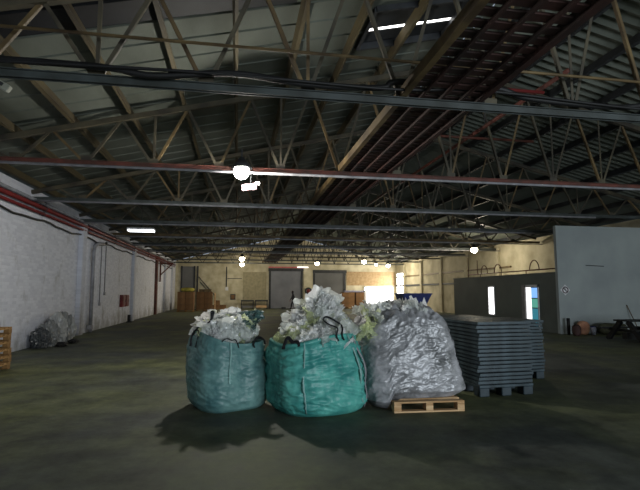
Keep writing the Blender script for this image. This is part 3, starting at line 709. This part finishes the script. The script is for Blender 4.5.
# ------------------------------------------------------------------ left: pallet stack and rubbish bags
for k in range(6):
    make_pallet('old wooden pallet, %s in the stack at the left edge' % (['lowest', 'second from the floor', 'third from the floor', 'fourth from the floor', 'fifth from the floor', 'topmost'][k]),
                (-5.20 + random.uniform(-.02, .02), 10.5, .146 * k), random.uniform(-.02, .02), 1.0, 1.2, M_oldwood, 'pallets stacked at the left edge')
def crumple(mb, c, s, seed, sub=3, amp=.35, freq=2.2, rot=None, zmin=None):
    bm = bmesh.new(); bmesh.ops.create_icosphere(bm, subdivisions=sub, radius=1)
    R = rot or Euler((random.uniform(0, 6), random.uniform(0, 6), random.uniform(0, 6))).to_matrix()
    vs = []
    for v in bm.verts:
        d = v.co.normalized()
        q = d * freq + V((seed * 3.1, seed * 1.7, seed))
        r = 1 + amp * (noise.noise(q) + .6 * (1 - 2 * abs(noise.noise(q * 2.3))) + .35 * (1 - 2 * abs(noise.noise(q * 5))))
        p = R @ V((d.x * s[0] * r, d.y * s[1] * r, d.z * s[2] * r)) + V(c)
        if zmin is not None and p.z < zmin: p.z = zmin
        vs.append(p)
    bm.verts.ensure_lookup_table()
    mb.add(vs, [[v.index for v in f.verts] for f in bm.faces]); bm.free()
def sheet(mb, c, s, seed, n=14, amp=.3):
    """a torn crumpled sheet of film"""
    R = Euler((random.uniform(-1, 1), random.uniform(-1, 1), random.uniform(0, 6))).to_matrix(); vs = []
    for i in range(n):
        for j in range(n):
            u, w = i / (n - 1) - .5, j / (n - 1) - .5
            q = V((u * 3 + seed * 2.3, w * 3 + seed * 1.1, seed))
            nz = noise.noise_vector(q) * amp + noise.noise_vector(q * 2.4) * amp * .5
            vs.append(R @ (V((u, w, 0)) + nz) * s + V(c))
    mb.add(vs, [(i * n + j, i * n + j + 1, (i + 1) * n + j + 1, (i + 1) * n + j) for i in range(n - 1) for j in range(n - 1)])
M_rub = [film('rubbish_grey', (.22, .23, .23, 1), .2, .05, .08, .4), film('rubbish_dark', (.06, .065, .07, 1), .1, 0, .06, .4), film('rubbish_pale', (.42, .43, .43, 1), .2, .05, .1, .4)]
for k, (x, y, s, mi, lab) in enumerate([(-5.6, 15.0, (.2, .24, .27), 1, 'dark rubbish bag at the left end of the heap by the brick wall'), (-5.55, 15.5, (.22, .25, .36), 0, 'grey rubbish bag second in the heap by the brick wall'),
                                    (-5.52, 16.0, (.24, .25, .44), 2, 'pale rubbish bag in the middle of the heap by the brick wall'), (-5.54, 16.5, (.23, .25, .47), 0, 'tall grey rubbish bag right of middle in the heap by the brick wall'),
                                    (-5.56, 16.98, (.2, .24, .40), 2, 'pale rubbish bag at the right end of the heap by the brick wall')]):
    m = MB(); crumple(m, (x, y, s[2] * .85), s, k + 20, 4, .36, 2.3, Matrix.Identity(3), .0)
    tag(build(m, 'rubbish_bag', M_rub[mi]), lab, 'bag', 'rubbish bags by the brick wall')
for k, (x, y, lab) in enumerate([(-5.12, 15.3, 'nearer'), (-5.08, 16.2, 'farther')]):
    m = MB(); crumple(m, (x, y, .06), (.12, .22, .07), k + 40, 3, .25, 1.8, Matrix.Identity(3), .0)
    tag(build(m, 'black_rag', M_black), 'black rag on floor before the rubbish heap, %s of two' % lab, 'rag', 'black rags by the rubbish heap')

# ------------------------------------------------------------------ stacks of plastic pallets
def local_box_obj(nm, boxes, mt, t, bev=0):
    Mw = WM[t.name]; m = MB()
    for c, s in boxes: m.box(c, s)
    m.v = [Mw @ v for v in m.v]; return build(m, nm, mt, t, bevel=bev)
PW, PD = .95, 1.08
def plastic_pallet(lab, loc, rz, group):
    t = thing('plastic_pallet', lab, 'pallet', loc, rz, group)
    bx = []
    for i in range(15): bx.append(((-PW / 2 + .03 + (PW - .06) * i / 14, 0, .047), (.034, PD - .05, .014)))
    for i in range(6): bx.append(((0, -PD / 2 + .03 + (PD - .06) * i / 5, .036), (PW - .04, .03, .02)))
    local_box_obj('slatted_deck', bx, M_plast, t)
    rim = [((0, s * (PD / 2 - .012), .034), (PW, .024, .04)) for s in (-1, 1)] + [((s * (PW / 2 - .012), 0, .034), (.024, PD - .05, .04)) for s in (-1, 1)]
    local_box_obj('rim', rim, M_plast2, t)
    rib = []
    for i in range(19):
        x = -PW / 2 + .025 + (PW - .05) * i / 18
        rib += [((x, s * (PD / 2 - .006), .008), (.012, .012, .014)) for s in (-1, 1)]
    for i in range(21):
        y = -PD / 2 + .025 + (PD - .05) * i / 20
        rib += [((s * (PW / 2 - .006), y, .008), (.012, .012, .014)) for s in (-1, 1)]
    rib += [((x, 0, .0085), (.05, PD - .1, .017)) for x in (-.3, 0, .3)]
    local_box_obj('under_ribs', rib, M_plast, t)
    return t
def footed(lab, loc, rz, group):
    t = thing('plastic_pallet', lab, 'pallet', loc, rz, group)
    local_box_obj('slatted_deck', [((0, 0, .155), (PW, PD, .04))], M_plast2, t, .004)
    for x in (-PW / 2 + .09, 0, PW / 2 - .09):
        for y in (-PD / 2 + .09, 0, PD / 2 - .09):
            local_box_obj('foot', [((x, y, .0675), (.17, .17, .135))], M_plast, t, .01)
    return t
proto = None; fproto = None
stacks = [((4.12, 7.42), .06, 'front stack', 1.0), ((4.16, 8.62), -.02, 'rear stack', 1.0), ((5.17, 8.62), .05, 'right stack', .95)]
for (cx, cy), rz, nm, hh in stacks:
    grp = 'plastic pallets in the ' + nm
    lab = 'dark teal plastic pallet with feet at the bottom of ' + nm
    if fproto is None: fproto = footed(lab, (cx, cy, 0), rz, grp)
    else: dup(fproto, (cx, cy, 0), rz, lab, grp)
    n = 16 if hh == 1 else 15
    for k in range(n):
        l_ = (cx + random.uniform(-.02, .02), cy + random.uniform(-.02, .02), .177 + .0605 * k); r_ = rz + random.uniform(-.012, .012)
        lab = 'dark teal plastic pallet, %s above the footed one in %s' % (ORD[k] if k < n - 1 else 'topmost', nm)
        if proto is None: proto = plastic_pallet(lab, l_, r_, grp)
        else: dup(proto, l_, r_, lab, grp)

# ------------------------------------------------------------------ pallet under the clear sack
make_pallet('clean pale wooden pallet under the big clear plastic sack', (2.595, 6.72, 0), -.05, .98, 1.16, M_wood)

# ------------------------------------------------------------------ bulk bags
def fold(p, s):
    return 1 - abs(noise.noise(p)) * 2
class Bag:
    def __init__(s, cx, cy, ax, ay, H, rz, seed, expo=3.2, rimf=None, wr=.022, lean=0):
        s.lean = lean
        s.c = V((cx, cy, 0)); s.ax, s.ay, s.H, s.rz, s.seed, s.ex, s.wr = ax, ay, H, rz, seed, expo, wr
        s.rimf = rimf or (lambda th: 0)
    def pos(s, th, v, off=0):
        # th: direction around in world terms, v 0 (floor) to 1 (rim)
        a = th - s.rz
        c_, s_ = math.cos(a), math.sin(a)
        r = 1 / ((abs(c_) ** s.ex + abs(s_) ** s.ex) ** (1 / s.ex))
        prof = [(0, .86), (.04, .94), (.12, 1.0), (.35, 1.035), (.6, 1.03), (.78, .99), (.92, .93), (1, .895)]
        for (v0, f0), (v1, f1) in zip(prof, prof[1:]):
            if v <= v1:
                t = (v - v0) / (v1 - v0); f = f0 + (f1 - f0) * t; break
        x, y = r * c_ * s.ax * f, r * s_ * s.ay * f
        H = s.H + s.rimf(th) + .02 * math.sin(3 * th + s.seed)
        z = H * v
        q = V((c_ * 1.6, s_ * 1.6, v * 2.6)) + V((s.seed, 0, s.seed))
        d = .05 * noise.noise(q * .9)
        # slanting drag folds and horizontal slump folds
        q2 = V((th * 1.1 + v * 1.5, v * 7.5 - th * .8, s.seed))
        q3 = V((th * 2.6, v * 14 + th * 1.5, s.seed + 4))
        q4 = V((th * 9, v * 2.2, s.seed + 9))
        env = min(1, v * 8) * (1 if v < .9 else max(.25, (1 - v) / .1))
        d += env * (s.wr * fold(q2, 0) + s.wr * .7 * fold(q3, 0) + s.wr * .35 * fold(q4, 0) + .006 * noise.noise(q * 9))
        L = math.hypot(x, y); k = 1 + (d + off) / L
        w = Matrix.Rotation(s.rz, 3, 'Z') @ V((x * k, y * k, z))
        return w + s.c + V((s.lean * v ** 1.6, 0, 0))
    def shell(s, nu=220, nv=90):
        m = MB(); vs = []
        for i in range(nv + 1):
            for j in range(nu): vs.append(s.pos(2 * PI * j / nu, i / nv))
        for k, (off, v) in enumerate(((-.012, 1.004), (-.03, .97), (-.05, .90), (-.09, .8), (-.14, .7))):
            for j in range(nu):
                p = s.pos(2 * PI * j / nu, min(v, 1), off); vs.append(p)
        N = nv + 1 + 5
        m.add(vs, [(i * nu + j, i * nu + (j + 1) % nu, (i + 1) * nu + (j + 1) % nu, (i + 1) * nu + j) for i in range(N - 1) for j in range(nu)])
        m.f.append(list(range(nu))); m.m.append(0)
        return m
    def ribbon(s, th, v0, v1, w, off=.006, n=40, drift=0, knots=0):
        m = MB(); vs = []
        def row(v):
            t = th + drift * (v1 - v) + .015 * math.sin(v * 9)
            return [s.pos(t + e * w / 2 / s.ax, v, o) for e, o in ((-1, off), (-1, off + .006), (1, off + .006), (1, off))]
        if knots:
            rows = [row(v0 + (v1 - v0) * i / knots) for i in range(knots + 1)]
            cols = [spline([r[a] for r in rows], 6) for a in range(4)]; n = len(cols[0]) - 1
            for i in range(n + 1): vs += [cols[a][i] for a in range(4)]
        else:
            for i in range(n + 1): vs += row(v0 + (v1 - v0) * i / n)
        m.add(vs, [(i * 4 + a, i * 4 + (a + 1) % 4, (i + 1) * 4 + (a + 1) % 4, (i + 1) * 4 + a) for i in range(n) for a in range(4)])
        m.f += [[0, 1, 2, 3], [n * 4 + 3, n * 4 + 2, n * 4 + 1, n * 4]]; m.m += [0, 0]
        return m
def spline(pts, sub=8):
    P_ = [V(p) for p in pts]; out = []
    for i in range(len(P_) - 1):
        a = P_[max(i - 1, 0)]; b = P_[i]; c = P_[i + 1]; d = P_[min(i + 2, len(P_) - 1)]
        for k in range(sub):
            t = k / sub
            out.append(.5 * ((2 * b) + (c - a) * t + (2 * a - 5 * b + 4 * c - d) * t * t + (3 * b - a - 3 * c + d) * t ** 3))
    return out + [P_[-1]]
def strap(pts, t, w=.028): build(MB().path(spline(pts), 1, 8, flat=(.007, w)), 'lifting_strap', M_strap, t, True)

def heap(bag, zc, peak, n1, n2, seed, name, lab, cols, spread=.78):
    """the loose film that fills a bag and mounds over its rim"""
    random.seed(seed); m = MB()
    def top(x, y):
        r = math.hypot((x - peak[0]) / (peak[3]), (y - peak[1]) / (peak[3]))
        return zc + (peak[2] - zc) * math.exp(-r * r * 1.3)
    for k in range(n1):
        a = random.uniform(0, 2 * PI); r = math.sqrt(random.random()) * spread
        x, y = bag.c.x + math.cos(a) * r * bag.ax, bag.c.y + math.sin(a) * r * bag.ay
        s = random.uniform(.10, .19); m.mi = random.choice(cols)
        crumple(m, (x, y, top(x, y) - s * .75), (s, s * random.uniform(.6, 1), s * random.uniform(.5, .9)), seed + k, 4, .34, 2.2)
    for k in range(n2):
        a = random.uniform(0, 2 * PI); r = math.sqrt(random.random()) * spread
        x, y = bag.c.x + math.cos(a) * r * bag.ax, bag.c.y + math.sin(a) * r * bag.ay
        m.mi = random.choice(cols)
        sheet(m, (x, y, top(x, y) - .03), random.uniform(.18, .38), seed + k * 1.3, 14, .28)
    o = build(m, name, [M_film, M_film2, M_film3, M_film4]); tag(o, lab, 'plastic film', None, 'stuff'); return o

# left bag
b1 = Bag(-.12, 7.03, .50, .47, 1.0, .42, 2.0, 3.4, lambda th: .05 * math.cos(th - 2.6) - .05 * math.cos(th + .6), .014)
t1 = thing('bulk_bag', 'grey teal woven bulk bag, leftmost of the row, full of film', 'bulk bag', (-.12, 7.03, 0), 0, None)
build(b1.shell(), 'fabric', M_teal_grey, t1, True)
build(b1.ribbon(-PI / 2 + .10, .42, .995, .022), 'seam', M_seam, t1, True)
def rim1(b, th, off=0): return b.pos(th, .985, off)
q = rim1(b1, PI + .35)
strap([b1.pos(PI + .5, .8, .012), rim1(b1, PI + .5, .01), q + V((.0, -.03, .06)), (-.37, 6.72, 1.2), (-.355, 6.74, 1.335), (-.33, 6.78, 1.31), (-.40, 6.82, 1.15), rim1(b1, PI + .2, .01), b1.pos(PI + .2, .8, .012)], t1, .017)
strap([rim1(b1, -PI / 2 - .12, .012), rim1(b1, -PI / 2 - .06, .004) + V((0, 0, .035)), rim1(b1, -PI / 2 + .02, .0) + V((0, .02, .055)), rim1(b1, -PI / 2 + .14, .0) + V((0, .01, .045)), rim1(b1, -PI / 2 + .24, .0) + V((0, .02, .06)), rim1(b1, -PI / 2 + .32, .012) + V((0, 0, .01)), b1.pos(-PI / 2 + .34, .94, .012)], t1, .018)
strap([b1.pos(-.75, .93, .012), rim1(b1, -.75, .01), rim1(b1, -.6, 0) + V((-.02, .03, .06)), rim1(b1, -.4, 0) + V((-.03, .03, .05)), rim1(b1, -.25, .01), b1.pos(-.25, .93, .012)], t1, .022)
heap(b1, 1.02, (-.1, 7.1, 1.24, .42), 22, 64, 31, 'loose_film', 'loose clear plastic film heaped in the leftmost teal bag', [0, 0, 1, 2, 2], .68)
random.seed(5)
m = MB(); sheet(m, (.20, 6.88, 1.24), .30, 4.4, 16, .25); sheet(m, (.22, 6.9, 1.2), .26, 9.1, 14, .3)
tag(build(m, 'tarpaulin_scrap', M_film4), 'dark green scrap of tarpaulin on top of leftmost bag', 'scrap')
# middle bag
b2 = Bag(1.11, 6.66, .60, .53, 1.0, .30, 5.3, 3.4, lambda th: .07 * math.cos(th - .2), .030, -.07)
t2 = thing('bulk_bag', 'bright teal woven bulk bag in the middle, bulging with film', 'bulk bag', (1.10, 6.68, 0), 0, None)
build(b2.shell(), 'fabric', M_teal, t2, True)
build(b2.ribbon(-PI / 2 - .27, .06, .99, .016, drift=-.05), 'seam', M_seam, t2, True)
build(b2.ribbon(-PI / 2 + .82, .12, .99, .028, off=.012, drift=.15, knots=7), 'seam', M_seam, t2, True)
build(b2.ribbon(-PI / 2 + .94, .04, .97, .03, off=.024, drift=.2, knots=6), 'hanging_tape', M_greypipe, t2, True)
m = MB(); vs = []
N_ = 160
for j in range(N_):
    th = 2 * PI * j / N_
    vs += [b2.pos(th, .955, .004), b2.pos(th, .955, .012), b2.pos(th, .995, .012), b2.pos(th, .995, .004)]
m.add(vs, [(j * 4 + a, j * 4 + (a + 1) % 4, ((j + 1) % N_) * 4 + (a + 1) % 4, ((j + 1) % N_) * 4 + a) for j in range(N_) for a in range(4)])
build(m, 'rim_hem', M_teal, t2, True)
strap([b2.pos(-2.35, .93, .012), rim1(b2, -2.35, .012), rim1(b2, -2.3, .0) + V((0, .0, .07)), rim1(b2, -2.24, -.01) + V((0, .0, .09)), rim1(b2, -2.12, -.01) + V((0, .0, .03)), rim1(b2, -1.98, .0) + V((0, 0, .02)), b2.pos(-1.95, .95, .012)], t2, .026)
strap([b2.pos(-1.05, .92, .012), rim1(b2, -1.05, .012), (1.33, 6.26, 1.12), (1.22, 6.30, 1.17), (1.15, 6.32, 1.23), (1.19, 6.32, 1.27), (1.30, 6.30, 1.22), (1.40, 6.30, 1.14), rim1(b2, -.9, .012), b2.pos(-.9, .92, .012)], t2, .018)
heap(b2, 1.03, (1.22, 6.95, 1.56, .40), 30, 84, 57, 'loose_film', 'tall mound of loose clear plastic film in the bright teal bag', [0, 2, 2, 1, 0])

# ------------------------------------------------------------------ the big clear sack
def clear_sack():
    m = MB(); nu, nv = 260, 130; vs = []; cx, cy = 2.51, 6.92
    for i in range(nv + 1):
        v = i / nv
        for j in range(nu):
            th = 2 * PI * j / nu; c_, s_ = math.cos(th), math.sin(th)
            r = 1 / ((abs(c_) ** 4 + abs(s_) ** 4) ** (1 / 4))
            wl = .72 - .02 * v; wr = .74 - .34 * v ** 1.15
            ax = wr if c_ > 0 else wl
            f = min(1, .86 + 1.8 * v) if v < .08 else 1.0
            if v > .80: f *= math.sqrt(max(0, 1 - ((v - .80) / .2) ** 2)) * .98 + .02
            x = r * c_ * ax * f; y = r * s_ * (.70 - .10 * v) * f
            z = v * 1.36 + .10 * math.exp(-((x + .05) / .5) ** 2) * v
            q = V((c_ * 1.5, s_ * 1.5, v * 2.2)) + V((11, 3, 7))
            q2 = V((th * 2.0 - v * 1.5, v * 6 - th * 2.0, 3.3)); q3 = V((th * 4.5 + v * 3, v * 15 - th * 3.5, 8.8)); q4 = V((th * 12 + v * 4, v * 32 - th * 5, 2.2))
            d = .07 * noise.noise(q) + .020 * fold(q2, 0) + .016 * fold(q3, 0) + .010 * fold(q4, 0)
            k = 1 + d * min(1, v * 10 + .2) / max(.15, math.hypot(x, y))
            if v > .9: k = 1 + d * .5
            x *= k; y *= k
            if v > .7: z += (v - .7) / .3 * (.10 * noise.noise(V((x * 6, y * 6, 1))) + .07 * fold(V((x * 11, y * 11, 4)), 0))
            # sits on the pallet, its left part hangs over the side toward the floor
            z0 = .15 if x > -.41 else .15 - .13 * min(1, (-.41 - x) / .05)
            vs.append((cx + x, cy + y, z0 + z * (1.40 - z0) / 1.44))
    m.add(vs, [(i * nu + j, i * nu + (j + 1) % nu, (i + 1) * nu + (j + 1) % nu, (i + 1) * nu + j) for i in range(nv) for j in range(nu)])
    m.f.append(list(range(nu))); m.m.append(0)
    return m
t3 = thing('plastic_sack', 'huge clear plastic sack stuffed with film sagging over a wooden pallet', 'sack', (2.42, 6.86, .02))
build(clear_sack(), 'film_skin', M_sack, t3, True)
random.seed(12); m = MB()
for k in range(34):
    x, y = random.uniform(-.62, .38), random.uniform(-.45, .3)
    m.mi = random.choice([0, 0, 2]); sheet(m, (2.40 + x, 6.92 + y, 1.31 + .06 * math.cos(x * 2.5)), random.uniform(.16, .28), k * 1.9 + 2, 12, .34)
for k in range(12):
    m.mi = random.choice([0, 1, 1, 2]); sheet(m, (random.uniform(1.72, 2.05), random.uniform(6.3, 6.7), random.uniform(1.0, 1.34)), random.uniform(.18, .26), k * 1.7 + 90, 12, .3)
for (x, y, dx) in ((2.46, 6.6, -.03), (2.58, 6.62, .02), (2.74, 6.7, .02)):
    m.mi = 2; m.add([(x - .08, y, 1.30), (x + .09, y - .02, 1.30), (x + dx, y + .03, 1.53), (x, y + .10, 1.32)], [(0, 1, 2), (1, 3, 2), (3, 0, 2)])
build(m, 'loose_top_film', [M_film, M_film2, M_film3], t3)

# ------------------------------------------------------------------ the person far away
def person():
    t = thing('person', 'small figure in dark clothes striding across the far floor', 'person', (5.2, 44.6, 0)); x0, y0 = 5.2, 44.6
    def skin(name, pts, edges, rad, mt, sub=2):
        me = bpy.data.meshes.new(name + '_cage'); me.from_pydata([(x0 + p[0], y0 + p[1], p[2]) for p in pts], edges, [])
        o = bpy.data.objects.new(name + '_cage', me); COL.objects.link(o)
        md = o.modifiers.new('s', 'SKIN'); md.use_smooth_shade = True; rad = [r * 1.3 for r in rad]
        for i, r in enumerate(rad):
            me.skin_vertices[0].data[i].radius = (r, r) if not isinstance(r, tuple) else r
            me.skin_vertices[0].data[i].use_root = (i == 0)
        s = o.modifiers.new('d', 'SUBSURF'); s.levels = sub; s.render_levels = sub
        dg = bpy.context.evaluated_depsgraph_get(); dg.update()
        m2 = bpy.data.meshes.new_from_object(o.evaluated_get(dg)); bpy.data.objects.remove(o)
        m2.transform(WM[t.name].inverted()); m2.materials.clear(); m2.materials.append(mt)
        for p in m2.polygons: p.use_smooth = True
        o2 = bpy.data.objects.new(name, m2); COL.objects.link(o2); o2.parent = t; return o2
    # walks to the left, mid stride; x is the walking direction (negative = forward)
    pts = [(0, 0, .90), (0, 0, 1.10), (-.02, 0, 1.30), (-.03, 0, 1.42), (-.05, 0, 1.52), (-.06, 0, 1.60), (-.06, 0, 1.68),
           (.0, -.09, .84), (-.16, -.09, .48), (-.22, -.09, .09), (-.34, -.09, .05),
           (.0, .09, .84), (.10, .09, .46), (.34, .09, .16), (.26, .09, .06),
           (-.03, -.18, 1.36), (.10, -.21, 1.12), (.04, -.21, .90), (.02, -.21, .82),
           (-.03, .18, 1.36), (-.10, .21, 1.12), (-.22, .20, .94), (-.26, .20, .88)]
    ed = [(0, 1), (1, 2), (2, 3), (3, 4), (4, 5), (5, 6), (0, 7), (7, 8), (8, 9), (9, 10), (0, 11), (11, 12), (12, 13), (13, 14), (2, 15), (15, 16), (16, 17), (17, 18), (2, 19), (19, 20), (20, 21), (21, 22)]
    rad = [.13, .12, .14, .07, .06, .10, .08, .085, .062, .045, .035, .085, .062, .045, .035, .055, .045, .033, .03, .055, .045, .033, .03]
    skin('body', pts, ed, rad, mat('dark_clothes', rgb(34, 34, 42), rgb(24, 24, 30), rough=.8))
    m = MB(); bulb(m, (x0 - .07, y0, 1.62), .098, 14, 10, 1.2); build(m, 'head', skin_mat(), t, True)
    m = MB(); bulb(m, (x0 - .055, y0, 1.655), .10, 14, 10, 1.0); build(m, 'hair', M_black, t, True)
    for s in (-1, 1):
        m = MB(); base = V((x0 + .015, y0 - .21, .82)) if s < 0 else V((x0 - .265, y0 + .20, .87))
        m.path([base, base + V((-.01, 0, -.08))], [.03, .036], 8)
        for k in range(4): m.path([base + V((-.025 + .017 * k, 0, -.07)), base + V((-.03 + .017 * k, 0, -.13 - .012 * (k in (1, 2)))), base + V((-.04 + .017 * k, -.0, -.155))], .0085, 6)
        m.path([base + V((-.03, 0, -.03)), base + V((-.055, 0, -.08))], .01, 6)
        build(m, 'hand', bpy.data.materials['skin'], t, True)
person()
tag(build(MB().span((4.1, 44.5, 0), (4.5, 44.9, .22)), 'tool_bag', M_dark, bevel=.04), 'small dark bag on floor left of the walking person', 'bag')

# ------------------------------------------------------------------ light
def area(loc, rot, sx, sy, e, col):
    L = bpy.data.lights.new('doorway_or_corner_light', 'AREA'); L.shape = 'RECTANGLE'; L.size = sx; L.size_y = sy; L.energy = e; L.color = col
    o = bpy.data.objects.new('doorway_or_corner_light', L); o.location = loc; o.rotation_euler = rot; COL.objects.link(o); return o
area(((DX0 + DX1) / 2, YF + .05, DZ / 2), (math.radians(90), 0, 0), DX1 - DX0 - .2, DZ - .2, 1750, (.85, .94, 1.0))
area((16.1, 45.7, 1.9), (math.radians(90), 0, math.radians(90)), 1.9, 3.2, 260, (1, .95, .85))  # added warm lamp that brightens the far right corner
wd = bpy.data.worlds.new('sky'); sc.world = wd; wd.use_nodes = True
bg = wd.node_tree.nodes['Background']; bg.inputs[0].default_value = (.55, .65, .8, 1); bg.inputs[1].default_value = .5

# ------------------------------------------------------------------ camera
f = 470.0; yaw = math.atan(82 / f); pit = math.atan(47.3 / f)
F = V((math.sin(yaw) * math.cos(pit), math.cos(yaw) * math.cos(pit), math.sin(pit)))
cd = bpy.data.cameras.new('camera'); cam = bpy.data.objects.new('camera', cd); COL.objects.link(cam)
cam.location = (0, 0, 1.6); cam.rotation_euler = F.to_track_quat('-Z', 'Y').to_euler()
cd.sensor_fit = 'HORIZONTAL'; cd.sensor_width = 36; cd.lens = f / 640 * 36; cd.clip_end = 200; cd.clip_start = .05
sc.camera = cam
vs_ = sc.view_settings; vs_.view_transform = 'Standard'; vs_.look = 'None'; vs_.gamma = 1; vs_.use_curve_mapping = False; vs_.exposure = 0.0
sc.cycles.use_denoising = True
sc.cycles.max_bounces = 8; sc.cycles.transparent_max_bounces = 12; sc.cycles.sample_clamp_indirect = 6
